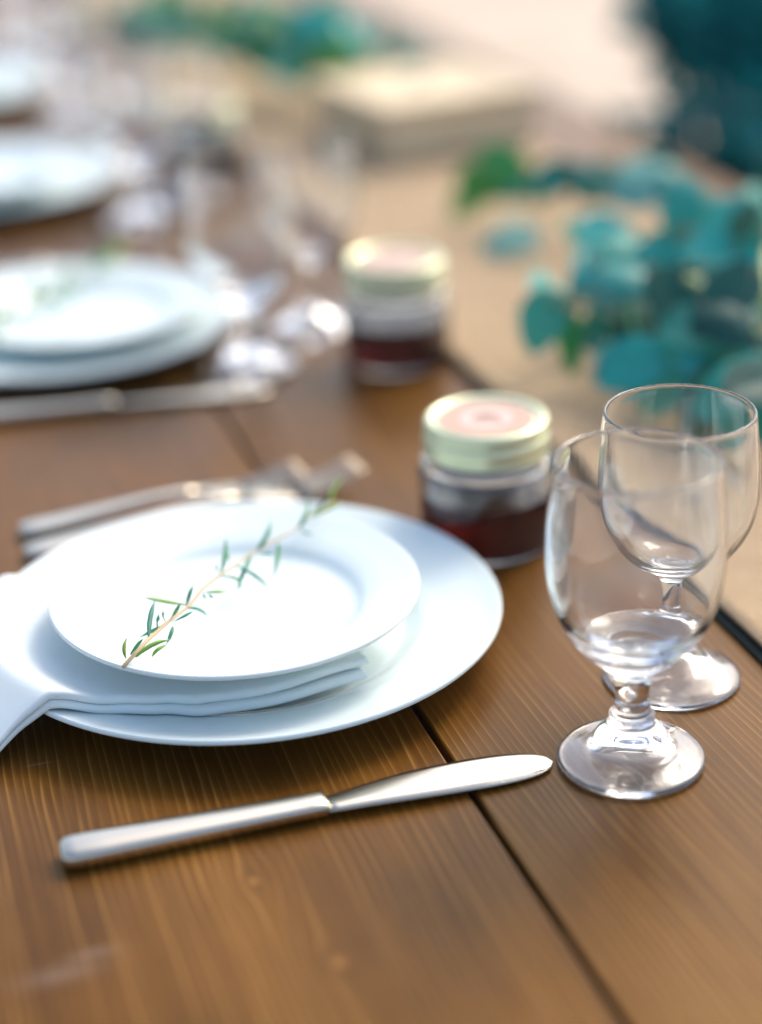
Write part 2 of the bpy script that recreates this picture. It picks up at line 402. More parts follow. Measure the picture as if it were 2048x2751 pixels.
# ------------------------------------------------------------------ burlap runner
def runner():
    V, Fc = [], []
    nx, ny = 24, 260
    xa, xb = 0.4270, 0.715
    ya, yb = -0.3, 4.25
    def zz(x, y): return 0.0046 + 0.0012 * noise.noise(Vector((x * 9, y * 6, 3)))
    for layer in (0, 1):
        for j in range(ny + 1):
            y = ya + (yb - ya) * j / ny
            e0 = 0.0015 * noise.noise(Vector((0, y * 7, 0))) + 0.0006 * noise.noise(Vector((0, y * 60, 0)))
            e1 = 0.0030 * noise.noise(Vector((9, y * 7, 0)))
            for i in range(nx + 1):
                t = i / nx
                x = xa + e0 + (xb + e1 - xa - e0) * t
                z = zz(x, y) + 0.003 * math.exp(-((t) / .02) ** 2)
                V.append((x, y, z if layer else z - 0.0022))
    S = (nx + 1) * (ny + 1)
    for j in range(ny):
        for i in range(nx):
            a = j * (nx + 1) + i; b_ = a + 1; c = a + nx + 2; d = a + nx + 1
            Fc.append((a, d, c, b_)); Fc.append((S + a, S + b_, S + c, S + d))
    for j in range(ny):
        for i in (0, nx):
            a = j * (nx + 1) + i; d = a + nx + 1
            Fc.append((a, S + a, S + d, d) if i == 0 else (a, d, S + d, S + a))
    return V, Fc
V, Fc = runner()
run_o = tag(fix_normals(new_obj('burlap_runner', V, Fc, M['burlap'])), 'tan burlap runner laid down the middle of the wooden table', 'table runner')

shadow_v = []  # added dark strip: the runner's shadow line on the wood, painted as geometry
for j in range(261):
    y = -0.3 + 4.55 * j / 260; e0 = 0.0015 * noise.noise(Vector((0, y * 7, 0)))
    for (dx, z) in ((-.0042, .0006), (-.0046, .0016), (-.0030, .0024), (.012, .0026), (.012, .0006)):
        shadow_v.append((0.4270 + e0 + dx, y, z))
fix_normals(new_obj('edge_shadow_strip', shadow_v, [(j * 5 + k, j * 5 + (k + 1) % 5, j * 5 + 5 + (k + 1) % 5, j * 5 + 5 + k) for j in range(260) for k in range(5)], M['edge_shadow'], run_o))

# ------------------------------------------------------------------ plates
DIN_R = 0.1350; DK = 0.1350 / 0.1333; SK = 0.0944 / 0.096
def dinner_top(r):
    return interp([(0, .0065), (.080, .0068), (.094, .0125), (.110, .0150), (.131, .0212), (.1333, .0212)], r / DK)
prof_d = smooth_profile([(0, .0065), (0, .0065), (.040, .0064), (.078, .0066), (.086, .0084), (.093, .0120), (.104, .0143), (.120, .0182), (.1315, .0216), (.1331, .0215), (.1335, .0205),
                         (.1322, .0190), (.120, .0148), (.104, .0106), (.094, .0078), (.086, .0040), (.079, .0018), (.0775, .0002), (.0755, .0002), (.0740, .0022), (.040, .0026), (0, .0026), (0, .0026)], 4)
prof_s = smooth_profile([(0, .0058), (0, .0058), (.030, .0057), (.055, .0058), (.0625, .0072), (.0680, .0108), (.0760, .0138), (.0860, .0165), (.0945, .0190), (.0958, .0190), (.0962, .0181),
                         (.0950, .0165), (.0860, .0136), (.0760, .0105), (.0680, .0066), (.0620, .0034), (.0555, .0016), (.0545, .0002), (.0525, .0002), (.0515, .0020), (.030, .0024), (0, .0024), (0, .0024)], 4)
V, Fc = lathe([(a * DK, z) for a, z in prof_d], 160); dinner_mesh_o = fix_normals(new_obj('dinner_plate', V, Fc, M['ceramic']))
V, Fc = lathe([(a * SK, z) for a, z in prof_s], 144); salad_mesh_o = fix_normals(new_obj('side_plate', V, Fc, M['ceramic']))

DIN = [(0.1828, 0.8770), (0.1640, 1.3980), (0.1605, 1.8628), (0.1638, 2.3280)]
dl = ['large white dinner plate in the foreground, under the napkin and the rosemary plate',
      'large white dinner plate of the second place setting, beyond the two forks',
      'blurred white dinner plate of the third setting, near the left edge',
      'blurred white dinner plate of the farthest setting, top left corner']
sl_ = ['small white plate in the foreground carrying the rosemary sprig',
       'small white plate on the second dinner plate, beyond the two forks',
       'blurred small white plate on the third dinner plate, near the left edge',
       'blurred small white plate on the farthest dinner plate, top left corner']
SOFF = [(-0.0075, -0.0175), (0.0200, 0.0060), (-0.01, 0.004), (-0.012, 0)]
for i, (x, y) in enumerate(DIN):
    o = dinner_mesh_o if i == 0 else dinner_mesh_o.copy()
    if i: col.objects.link(o)
    o.location = (x, y, 0.0); tag(o, dl[i], 'plate', 'dinner plates along the table')
    s = salad_mesh_o if i == 0 else salad_mesh_o.copy()
    if i: col.objects.link(s)
    s.location = (x + SOFF[i][0], y + SOFF[i][1], 0.0245 if i == 0 else 0.0090); tag(s, sl_[i], 'plate', 'side plates on the dinner plates')

# ------------------------------------------------------------------ folded napkins
def napkin(px, py, label, x_right=0.0410, x_left=-0.198, yo=0.0):
    root = empty('folded_napkin', (px, py, 0.0))
    tag(root, label, 'napkin')
    sd_ = random.random() * 50
    def zb(x, y):
        r = math.hypot(x, y)
        zp = max(dinner_top(min(r, DIN_R)), 0.0118) + 0.0008
        if r > DIN_R - .004: zp = max(0.0225 - 0.60 * max(0, (r - DIN_R + .002)) ** 1.0, 0.0012) if r > DIN_R - .002 else max(zp, .0222)
        return zp
    near0 = [(-0.22, -0.094), (-0.150, -0.081), (-0.1236, -0.0740), (-0.109, -0.0730), (-0.0885, -0.0765), (-0.0606, -0.0830), (-0.0423, -0.0910), (-0.002, -0.0950), (0.0389, -0.0895), (0.06, -0.086)]
    far0 = [(-0.22, 0.066), (-0.12, 0.067), (0.05, 0.056)]
    for lay in (0, 1):
        xr = x_right + (0.0015 if lay else -0.0005)
        V, Fc = [], []
        nst, half, nu = 90, 6, 26
        for i in range(nst + 1):
            t = i / nst
            x = x_left + (xr - x_left) * (1 - (1 - t) ** 1.3)
            endk = math.sqrt(max(0.0, 1 - max(0, (x - (xr - .0022)) / .0022) ** 2)) * 0.97 + 0.03
            th = 0.0026 * endk * (1 + .10 * noise.noise(Vector((x * 30, sd_, lay))))
            flat = 1 - 0.60 * sstep(-0.10, -0.165, x)
            th *= flat
            n_ = yo + interp(near0, x) + (0.0035 * sstep(-.09, -.03, x) if lay else 0) + 0.0004 * noise.noise(Vector((x * 18, sd_ + 4, lay)))
            f_ = yo + interp(far0, x) - 0.002 * lay
            # loop: bottom near->far, round far, top far->near, round near
            loop = []
            for k in range(nu + 1):
                loop.append((n_ + th + (f_ - n_ - 2 * th) * k / nu, -1.0))
            for k in range(1, half):
                a = -math.pi / 2 + math.pi * k / half; loop.append((f_ - th + th * math.cos(a), math.sin(a)))
            for k in range(nu, -1, -1):
                loop.append((n_ + th + (f_ - n_ - 2 * th) * k / nu, 1.0))
            for k in range(1, half):
                a = math.pi / 2 + math.pi * k / half; loop.append((n_ + th + th * math.cos(a), math.sin(a)))
            for (yy, sgn) in loop:
                zc = zb(x, yy)
                lift = 0.0025 * sstep(-0.03, 0.02, x) * sstep(0.0, -0.08, yy)
                sag = 0.0006 * noise.noise(Vector((x * 14, yy * 14, sd_)))
                z0 = zc + lift + max(sag, -0.0006) + 0.0027 * flat + lay * 0.00525 * flat
                # the upper fold lies a little open at its right-hand end
                if lay: z0 += 0.0008 * sstep(-0.02, .03, x)
                V.append((x, yy, z0 + th * sgn))
        nl = len(loop)
        for i in range(nst):
            for k in range(nl):
                k2 = (k + 1) % nl
                Fc.append((i * nl + k, i * nl + k2, (i + 1) * nl + k2, (i + 1) * nl + k))
        Fc.append(tuple(range(nl))); Fc.append(tuple(range(nst * nl, (nst + 1) * nl)))
        fix_normals(new_obj('fold', V, Fc, M['cloth'], root))
    return root
napkin(DIN[0][0], DIN[0][1], 'white folded cloth napkin between the two foreground plates, draping off the left')

# ------------------------------------------------------------------ rosemary sprig
STEM = [(0.1051, 0.7897, 0.0465), (0.1212, 0.8121, 0.0465), (0.1347, 0.8274, 0.0465), (0.1472, 0.8395, 0.0465), (0.1579, 0.856, 0.0465), (0.1692, 0.8674, 0.0465), (0.179, 0.8756, 0.0465), (0.1945, 0.8896, 0.0465), (0.208, 0.899, 0.0465), (0.2217, 0.9076, 0.0465), (0.233, 0.9222, 0.0465), (0.2424, 0.929, 0.0465), (0.2512, 0.9336, 0.0465)]
ROS = [((0.1466, 0.8411, 0.0465), (0.1338, 0.8455, 0.0495), (0.1267, 0.8547, 0.0485)), ((0.1218, 0.8135, 0.0465), (0.1256, 0.8258, 0.0515), (0.1303, 0.8364, 0.0545)), ((0.1362, 0.8302, 0.0465), (0.139, 0.8281, 0.0515), (0.1417, 0.8294, 0.0545)), ((0.1464, 0.8411, 0.0465), (0.1486, 0.8424, 0.0515), (0.1517, 0.8468, 0.0545)), ((0.1305, 0.8237, 0.0465), (0.1236, 0.8213, 0.0455), (0.1182, 0.8268, 0.0405)), ((0.1105, 0.8004, 0.0465), (0.1148, 0.8003, 0.0515), (0.1173, 0.7986, 0.0545)), ((0.1079, 0.7971, 0.0465), (0.1076, 0.7988, 0.0515), (0.1105, 0.8036, 0.0545)), ((0.1123, 0.7969, 0.0465), (0.1209, 0.7968, 0.0515), (0.1297, 0.793, 0.0545)), ((0.1139, 0.7998, 0.0465), (0.1219, 0.798, 0.0515), (0.1283, 0.7928, 0.0545)), ((0.1353, 0.8214, 0.0465), (0.1331, 0.8156, 0.0455), (0.1302, 0.8149, 0.0405)), ((0.1284, 0.8037, 0.0465), (0.123, 0.8014, 0.0455), (0.1207, 0.8038, 0.0405)), ((0.1363, 0.826, 0.0465), (0.1405, 0.82, 0.0515), (0.1456, 0.8181, 0.0545)), ((0.1462, 0.8374, 0.0465), (0.1514, 0.8365, 0.0455), (0.1559, 0.8365, 0.0405)), ((0.1329, 0.8277, 0.0465), (0.1316, 0.8235, 0.0515), (0.1316, 0.824, 0.0545)), ((0.1279, 0.8238, 0.0465), (0.1282, 0.8206, 0.0515), (0.129, 0.8213, 0.0545)), ((0.1574, 0.8522, 0.0465), (0.1622, 0.8444, 0.0495), (0.1686, 0.844, 0.0485)), ((0.1571, 0.8505, 0.0465), (0.1572, 0.8482, 0.0455), (0.1588, 0.854, 0.0405)), ((0.1595, 0.8496, 0.0465), (0.159, 0.8404, 0.0495), (0.1599, 0.8395, 0.0485)), ((0.1686, 0.8681, 0.0465), (0.1678, 0.8655, 0.0515), (0.1678, 0.8654, 0.0545)), ((0.1708, 0.8709, 0.0465), (0.176, 0.8814, 0.0515), (0.1794, 0.8951, 0.0545)), ((0.1778, 0.8789, 0.0465), (0.1765, 0.876, 0.0515), (0.1756, 0.8764, 0.0545)), ((0.1694, 0.8664, 0.0465), (0.1776, 0.8617, 0.0455), (0.1767, 0.86, 0.0405)), ((0.1801, 0.8752, 0.0465), (0.1864, 0.8647, 0.0455), (0.1922, 0.8562, 0.0405)), ((0.1909, 0.8852, 0.0465), (0.1827, 0.8698, 0.0455), (0.177, 0.8612, 0.0405)), ((0.1943, 0.8897, 0.0465), (0.2015, 0.8947, 0.0515), (0.2073, 0.9076, 0.0545)), ((0.2073, 0.8938, 0.0465), (0.2042, 0.8822, 0.0455), (0.1966, 0.865, 0.0405)), ((0.1942, 0.8868, 0.0465), (0.1969, 0.8786, 0.0495), (0.2016, 0.8785, 0.0485)), ((0.2217, 0.9091, 0.0465), (0.2267, 0.9099, 0.0515), (0.2358, 0.9314, 0.0545)), ((0.2313, 0.9208, 0.0465), (0.2435, 0.9173, 0.0515), (0.2488, 0.917, 0.0545)), ((0.248, 0.9338, 0.0465), (0.2521, 0.9413, 0.0515), (0.2601, 0.9475, 0.0545)), ((0.2224, 0.9058, 0.0465), (0.2257, 0.9027, 0.0455), (0.2309, 0.908, 0.0405)), ((0.2331, 0.9232, 0.0465), (0.2396, 0.922, 0.0515), (0.2432, 0.9225, 0.0545))]
GREEN = {0, 6, 7, 8, 10, 15, 28, 29}

def strip_leaf(p0, p1, p2, wmax, n=10):
    """narrow lance-shaped leaf with a folded midrib along a quadratic curve through three points."""
    p0, p1, p2 = Vector(p0), Vector(p1), Vector(p2)
    c = 2 * p1 - 0.5 * (p0 + p2)
    V, Fc = [], []
    for i in range(n + 1):
        t = i / n
        p = (1 - t) ** 2 * p0 + 2 * t * (1 - t) * c + t * t * p2
        tg = (2 * (1 - t) * (c - p0) + 2 * t * (p2 - c)).normalized()
        side = tg.cross(Vector((0.15, -0.5, 0.85))).normalized(); up = side.cross(tg)
        wd = wmax * min(1.0, 0.35 + 2.4 * t) * min(1, (1 - t) * 2.6 + 0.06) * 0.5
        V += [p - side * wd, p - up * wd * .38, p + side * wd, p + up * wd * .25]
    for i in range(n):
        a = i * 4
        for k in range(4):
            k2 = (k + 1) % 4
            Fc.append((a + k, a + k2, a + 4 + k2, a + 4 + k))
    Fc.append((0, 3, 2, 1)); a = n * 4; Fc.append((a, a + 1, a + 2, a + 3))
    return V, Fc

def sprig(loc, rz, label, scale=1.0, fat=1.0):
    o0 = Vector((0.180, 0.862, 0.0445))
    root = empty('rosemary_sprig', loc, rz); root.scale = (scale,) * 3
    tag(root, label, 'rosemary', 'rosemary sprigs on the plates')
    path = [Vector(p) - o0 for p in STEM]
    V, Fc = tube(path, [0.00100 - 0.0005 * i / (len(path) - 1) for i in range(len(path))], 8)
    new_obj('stem', V, Fc, M['ros_stem'], root)
    for i, l in enumerate(ROS):
        d = (Vector(l[2]) - Vector(l[0])).length
        V, Fc = strip_leaf(*[Vector(p) - o0 for p in l], wmax=fat * min(0.0025, 0.0014 + 0.045 * d))
        new_obj('leaf', V, Fc, M['rosemary_green'] if i in GREEN else M['rosemary'], root)
    return root
sp = sprig((0.180, 0.862, 0.0447), 0, 'green rosemary sprig lying across the foreground side plate')
sp2 = sprig((0.160, 1.410, 0.0300), R(6), 'blurred rosemary sprig lying on the side plate of the second setting', 1.1, 2.4)

# ------------------------------------------------------------------ cutlery
def crom(tab, x):
    n = len(tab)
    if x <= tab[0][0]: return tab[0][1]
    if x >= tab[-1][0]: return tab[-1][1]
    for i in range(n - 1):
        if x <= tab[i + 1][0]:
            (x0, y0), (x1, y1) = tab[i], tab[i + 1]; h = x1 - x0; t = (x - x0) / h
            m0 = (y1 - tab[max(i - 1, 0)][1]) / (x1 - tab[max(i - 1, 0)][0]); m1 = (tab[min(i + 2, n - 1)][1] - y0) / (tab[min(i + 2, n - 1)][0] - x0)
            return (2*t**3 - 3*t*t + 1) * y0 + (t**3 - 2*t*t + t) * h * m0 + (-2*t**3 + 3*t*t) * y1 + (t**3 - t*t) * h * m1

def table_knife():
    root = empty('table_knife')
    hs = []
    for (x, a, b_) in ((0.0000, .0040, .0020), (0.0008, .0064, .0034), (0.0030, .0080, .0045), (0.0070, .0087, .0050), (.020, .0086, .0050), (.045, .0079, .0047),
                       (.075, .0070, .0043), (.100, .0064, .0040), (.112, .0063, .0040), (.1175, .0064, .0040), (.1195, .0058, .0034), (.1203, .0040, .0020)):
        hs.append((x, 0, .0052, a, b_))
    V, Fc = sweep(hs, 28, 3.4); new_obj('handle', V, Fc, M['steel'], root)
    # blade: straight spine on the near side, rounded belly on the far side
    top = [(.118, .0052), (.128, .0070), (.145, .0104), (.165, .0138), (.185, .0156), (.200, .0160), (.212, .0150), (.221, .0126), (.2265, .0092), (.2285, .0062), (.2290, .0038)]
    bot = [(.118, -.0058), (.130, -.0064), (.160, -.0074), (.190, -.0074), (.208, -.0064), (.219, -.0044), (.226, -.0012), (.2290, .0026)]
    V, Fc = [], []
    n = 40
    for i in range(n + 1):
        t = i / n; x = .1185 + (.2290 - .1185) * (1 - (1 - t) ** 2.0)
        yt, yb = crom(top, x), crom(bot, x)
        thk = 0.0010 * (1 - 0.5 * sstep(.15, .229, x))
        zc = 0.0046 - 0.0030 * sstep(.13, .229, x)
        ym = yb + (yt - yb) * .35
        for (y, z) in ((yb, -thk), (ym, -thk), (yt - (yt - yb) * .1, -thk * .45), (yt, -.0001), (yt, .0001), (yt - (yt - yb) * .1, thk * .45), (ym, thk), (yb, thk)):
            V.append((x, y, zc + z))
    for i in range(n):
        for k in range(8):
            k2 = (k + 1) % 8; a = i * 8
            Fc.append((a + k, a + 8 + k, a + 8 + k2, a + k2))
    Fc.append(tuple(range(8))); Fc.append(tuple(range(n * 8, n * 8 + 8)))
    fix_normals(new_obj('blade', V, Fc, M['steel'], root))
    return root
kn = table_knife(); kn.location = (0.0584, 0.7085, 0); kn.rotation_euler = (0, 0, R(-0.8)); kn.scale = (1.005, 1.10, 1.0)
tag(kn, 'steel table knife in front of the foreground plate, pointing at the goblet foot', 'knife', 'table knives')
for (x, y, a, lb) in ((0.0590, 1.2560, -5.5, 'blurred steel knife in front of the second plate, cut by the left edge'),):
    k2 = copy_tree(kn); k2.location = (x, y, 0); k2.rotation_euler = (0, 0, R(a)); k2['label'] = lb

def fork(length=0.2):
    root = empty('fork'); k = length / 0.2
    st = [(0, 0, .0045, .0035, .0014), (.0010, 0, .0045, .0068, .0026), (.004, 0, .0046, .0088, .0032), (.012, 0, .0048, .0094, .0034), (.03, 0, .0056, .0082, .0032), (.06, 0, .0078, .0058, .0028),
          (.09, 0, .0098, .0040, .0025), (.115, 0, .0102, .0036, .0024), (.128, 0, .0090, .0048, .0022)]
    V, Fc = sweep([(x * k, y, z, a * 1.0, b_) for x, y, z, a, b_ in st], 20, 2.6); new_obj('handle', V, Fc, M['steel'], root)
    st = [(.126, 0, .0092, .0046, .0020), (.134, 0, .0074, .0082, .0016), (.142, 0, .0058, .0112, .0012), (.150, 0, .0048, .0124, .0011), (.157, 0, .0046, .0127, .0010)]
    V, Fc = sweep([(x * k, y, z, a, b_) for x, y, z, a, b_ in st], 20, 3.0); new_obj('head', V, Fc, M['steel'], root)
    for j in range(4):
        y = -.0106 + j * .00707
        st = [(.155, y, .0046, .0021, .0010), (.168, y, .0052, .0019, .0010), (.182, y * .98, .0076, .0017, .0009), (.194, y * .96, .0112, .0013, .0008), (.200, y * .95, .0134, .0006, .0004)]
        V, Fc = sweep([(x * k, a_, z, a, b_) for x, a_, z, a, b_ in st], 8, 2.4); new_obj('tine', V, Fc, M['steel'], root)
    return root
f1 = fork(0.178); f1.location = (0.0874, 1.0550, 0); f1.rotation_euler = (0, 0, R(4.0))
tag(f1, 'shorter steel fork behind the foreground plate, farther of the pair', 'fork', 'forks beside the plates')
f2 = fork(0.218); f2.location = (0.0858, 1.0225, 0); f2.rotation_euler = (0, 0, R(9.6))
tag(f2, 'longer steel fork half hidden behind the foreground plate rim', 'fork', 'forks beside the plates')
for src, (x, y, a), lb in ((f1, (0.070, 1.572, 3), 'blurred shorter fork beyond the second plate'), (f2, (0.070, 1.542, 6), 'blurred longer fork just behind the second plate rim')):
    f = copy_tree(src); f.location = (x, y, 0); f.rotation_euler = (0, 0, R(a)); f['label'] = lb

# ------------------------------------------------------------------ glasses
gob_out = [(0, .0120), (0, .0120), (.0070, .0112), (.0125, .0086), (.0165, .0048), (.0205, .0026), (.0270, .0012), (.0330, .0002), (.0348, .0012), (.0350, .0026), (.0335, .0040), (.0275, .0053), (.0225, .0066), (.0200, .0090), (.0182, .0128), (.0150, .0168), (.0116, .0196),
           (.0104, .0212), (.0108, .0232), (.0108, .0252), (.0092, .0272), (.0082, .0310), (.0081, .0360), (.0088, .0420), (.0106, .0470), (.0150, .0515), (.0215, .0570), (.0290, .0655), (.0345, .0760), (.0380, .0890), (.0392, .1020), (.0390, .1150), (.0380, .1290), (.0366, .1420), (.0360, .1488), (.0355, .1500),
           (.0346, .1500), (.0342, .1488), (.0348, .1420), (.0361, .1290), (.0371, .1150), (.0373, .1020), (.0361, .0900), (.0328, .0785), (.0278, .0702), (.0222, .0652), (.0150, .0628), (.0075, .0618), (0, .0616), (0, .0616)]
win_out = [(0, .0150), (0, .0150), (.0045, .0140), (.0100, .0098), (.0170, .0056), (.0250, .0022), (.030, .0008), (.0338, .0002), (.0352, .0010), (.0354, .0020), (.0335, .0034), (.0270, .0062), (.0200, .0108), (.0140, .0168), (.0096, .0226), (.0066, .0276), (.0054, .0330), (.0050, .0400), (.0053, .0480), (.0066, .0545), (.0100, .0590), (.0165, .0632), (.0240, .0690), (.0315, .0780), (.0368, .0890), (.0390, .1010), (.0392, .1120), (.0384, .1260), (.0370, .1390), (.0364, .1450), (.0359, .1462),
           (.0351, .1462), (.0347, .1450), (.0353, .1390), (.0367, .1260), (.0375, .1120), (.0373, .1015), (.0352, .0905), (.0302, .0804), (.0230, .0722), (.0150, .0676), (.0075, .0658), (0, .0653), (0, .0653)]
V, Fc = lathe(smooth_profile([(a * (.98 + .05 * sstep(.03, .12, z)), z * 1.016) for a, z in gob_out], 5), 128); gob = fix_normals(new_obj('water_goblet', V, Fc, M['glass']))
V, Fc = lathe(smooth_profile([(a * (.965 + .03 * sstep(.05, .1, z)), z * .987) for a, z in win_out], 5), 128); win = fix_normals(new_obj('wine_glass', V, Fc, M['glass']))
GL = [((0.3243, 0.6996), (0.3752, 0.7634)), ((0.2856, 1.2855), (0.3526, 1.3513)), ((0.2870, 1.7090), (0.3440, 1.7740)), ((0.2900, 2.1500), (0.3500, 2.2150)), ((0.2900, 2.6000), (0.3500, 2.6650))]
gn = ['stout egg-shaped water goblet nearest the camera, beside the knife tip', 'stout clear goblet beside the second plate, in front of the blurred jar',
      'blurred clear goblet beside the third plate', 'blurred clear goblet beside the farthest plate', 'blurred clear goblet at the far end of the glass row']
wn_ = ['clear wine glass standing behind the foreground goblet, by the runner edge', 'clear wine glass behind the second goblet, left of the blurred jar',
       'blurred wine glass behind the third goblet', 'blurred wine glass behind the goblet of the farthest plate', 'blurred wine glass last in the row, top left']
for i, (a, b_) in enumerate(GL):
    o = gob if i == 0 else gob.copy(); p = win if i == 0 else win.copy()
    if i: col.objects.link(o); col.objects.link(p)
    o.location = (*a, 0.0002); p.location = (*b_, 0.0002)
    tag(o, gn[i], 'glass', 'water goblets along the table'); tag(p, wn_[i], 'glass', 'wine glasses along the table')

# ------------------------------------------------------------------ jam jars
def jar():
    root = empty('preserve_jar')
    outer = [(0, .0006), (0, .0006), (.034, .0003), (.0385, .0016), (.0400, .0050), (.0402, .0180), (.0406, .0300), (.0412, .0380), (.0412, .0440), (.0398, .0478), (.0380, .0505), (.0384, .0535), (.0372, .0560), (.0350, .0580), (.0346, .0640), (.0346, .0720),
             (.0322, .0720), (.0322, .0640), (.0326, .0585), (.0348, .0545), (.0372, .0490), (.0386, .0440), (.0386, .0380), (.0380, .0300), (.0376, .0180), (.0378, .0060), (.0362, .0030), (.020, .0024), (0, .0024), (0, .0024)]
    V, Fc = lathe(smooth_profile(outer, 4), 96); fix_normals(new_obj('glass_body', V, Fc, M['jar_glass'], root))
    liq = [(0, .0022), (0, .0022), (.020, .0022), (.0364, .0028), (.0380, .0060), (.0379, .0180), (.0384, .0322), (.0385, .0348), (.0377, .0342), (.034, .0338), (0, .0338), (0, .0338)]
    V, Fc = lathe(smooth_profile(liq, 4), 96); fix_normals(new_obj('filling', V, Fc, M['syrup'], root))
    lid = [(0, .0768), (0, .0768), (.0300, .0768), (.0312, .0766), (.0322, .0776), (.0345, .0790), (.0368, .0786), (.0380, .0768), (.0383, .0742), (.0376, .0724), (.0362, .0714), (.0378, .0702), (.0386, .0680), (.0386, .0640), (.0383, .0612), (.0387, .0602), (.0388, .0590), (.0380, .0585),
           (.0374, .0592), (.0372, .0640), (.0370, .0720), (.034, .0750), (0, .0750), (0, .0750)]
    V, Fc = lathe(smooth_profile(lid, 3), 96); l = fix_normals(new_obj('lid', [(a * .965, c * .965, z) for a, c, z in V], Fc, M['tin'], root))
    V, Fc = lathe([(0, .0006), (.0283, .0006), (.0285, .0003), (.0285, 0), (0, 0)], 64)
    lab = new_obj('round_label', V, Fc, M['label'], l, loc=(0, 0, .0769), smooth=False)
    # worn stamp in the middle of the label: a peaked mark with a tail (the photograph shows no readable letters)
    def stroke(pts, wd):
        V, Fc = [], []
        for i, p in enumerate(pts):
            a = Vector(pts[max(i - 1, 0)]); c = Vector(pts[min(i + 1, len(pts) - 1)]); d = (c - a).normalized(); s = Vector((-d.y, d.x))
            for sg in (1, -1): V.append((p[0] + s.x * wd * sg, p[1] + s.y * wd * sg, 0))
        for i in range(len(pts) - 1): Fc.append((2 * i, 2 * i + 1, 2 * i + 3, 2 * i + 2))
        return V, Fc
    for pts in ([(-.0075, -.001), (-.004, .0025), (0, .0045), (.004, .002), (.0065, -.003), (.009, -.0085)], [(-.0055, .0005), (-.001, .0012), (.0035, .0006)], [(.0005, .0045), (.0, .0065)]):
        V, Fc = stroke(pts, .0007)
        new_obj('stamp_mark', V, Fc, M['ink'], l, loc=(0, 0, .0777), rot=(0, 0, R(-16.5)), smooth=False)
    return root
j1 = jar(); j1.location = (0.3462, 0.9510, 0.0003); j1.scale = (0.970, 0.970, 0.975)
tag(j1, 'squat glass jar of dark red preserve with gold lid, beside the foreground plate', 'jar', 'jars of preserve')
for p, lb in (((0.3915, 1.2640), 'blurred jar of dark preserve with gold lid, next to the runner and second wine glass'), ((0.3750, 1.8300), 'blurred dark jar among the far glasses')):
    j = copy_tree(j1); j.location = (*p, 0.0003); j.rotation_euler = (0, 0, random.random() * 6); j['label'] = lb

# ------------------------------------------------------------------ eucalyptus garland on the runner
def disc_leaf(a, b_, cup=0.12, fold=0.18):
    """rounded leaf with a short tip, base at the origin, lying in local XY along +Y, normal +Z."""
    V, Fc = [], []
    nr, ns = 4, 20
    V.append((0, b_ * .5, 0)); 
    for i in range(1, nr + 1):
        r = i / nr
        for k in range(ns):
            t = 2 * math.pi * k / ns
            q = (1 - math.cos(t)) / 2
            x = a * .5 * r * math.sin(t) * (1.10 - .34 * q) * (1 + .03 * math.sin(5 * t)); y = b_ * .5 * (1 - r * math.cos(t)) + (.045 * b_ * max(0, q - .8) / .2 * r)
            z = -cup * a * r * r * .5 + fold * abs(x) + .035 * a * math.sin(3 * t + 1) * r * r - cup * .9 * (y - b_ * .5) ** 2 / b_
            V.append((x, y, z))
    for k in range(ns): Fc.append((0, 1 + (k + 1) % ns, 1 + k))
    for i in range(nr - 1):
        for k in range(ns):
            p = 1 + i * ns; k2 = (k + 1) % ns
            Fc.append((p + k, p + k2, p + ns + k2, p + ns + k))
    return V, Fc
leaf_meshes = []
for (a, b_, cu_, fo) in ((.043, .049, .14, .08), (.041, .046, .34, .05), (.035, .052, .12, .24), (.026, .054, .3, .25)):
    V, Fc = disc_leaf(a, b_, cu_, fo)
    me = bpy.data.meshes.new('leaf'); me.from_pydata(V, [], Fc); me.update(); me.polygons.foreach_set('use_smooth', [True] * len(me.polygons))
    leaf_meshes.append(me)
leaf_cache = {}
def put_leaf(root, centre, normal, tipdir, size, matk, shape):
    key = (shape, matk)
    if key not in leaf_cache:
        me = leaf_meshes[shape].copy(); me.materials.append(M[matk]); leaf_cache[key] = me
    o = bpy.data.objects.new('leaf', leaf_cache[key]); col.objects.link(o)
    n_ = Vector(normal).normalized(); y = Vector(tipdir); y = (y - n_ * y.dot(n_)).normalized(); x = y.cross(n_)
    rot = Matrix((x, y, n_)).transposed()
    s = size / .045
    c = Vector(centre) - Vector(root.location) - rot @ Vector((0, .024 * s, 0))
    o.parent = root; o.location = c; o.rotation_euler = rot.to_euler(); o.scale = (s * random.uniform(.82, 1.08), s, s)
    return o, Vector(o.location)
CAMV = Vector((-.45, -.80, .40))       # roughly towards the open side of the table
def petiole(root, fine, base):
    p = min((f - root.location for f in fine), key=lambda f: (f - base).length)
    if (p - base).length < .002: return
    m_ = p.lerp(base, .55) + Vector((0, 0, (p - base).length * .12))
    V, Fc = tube([p, p.lerp(m_, .5) + Vector((0, 0, .001)), m_, base], [.0016, .0014, .0012, .0009], 5); new_obj('twig', V, Fc, M['twig'], root)
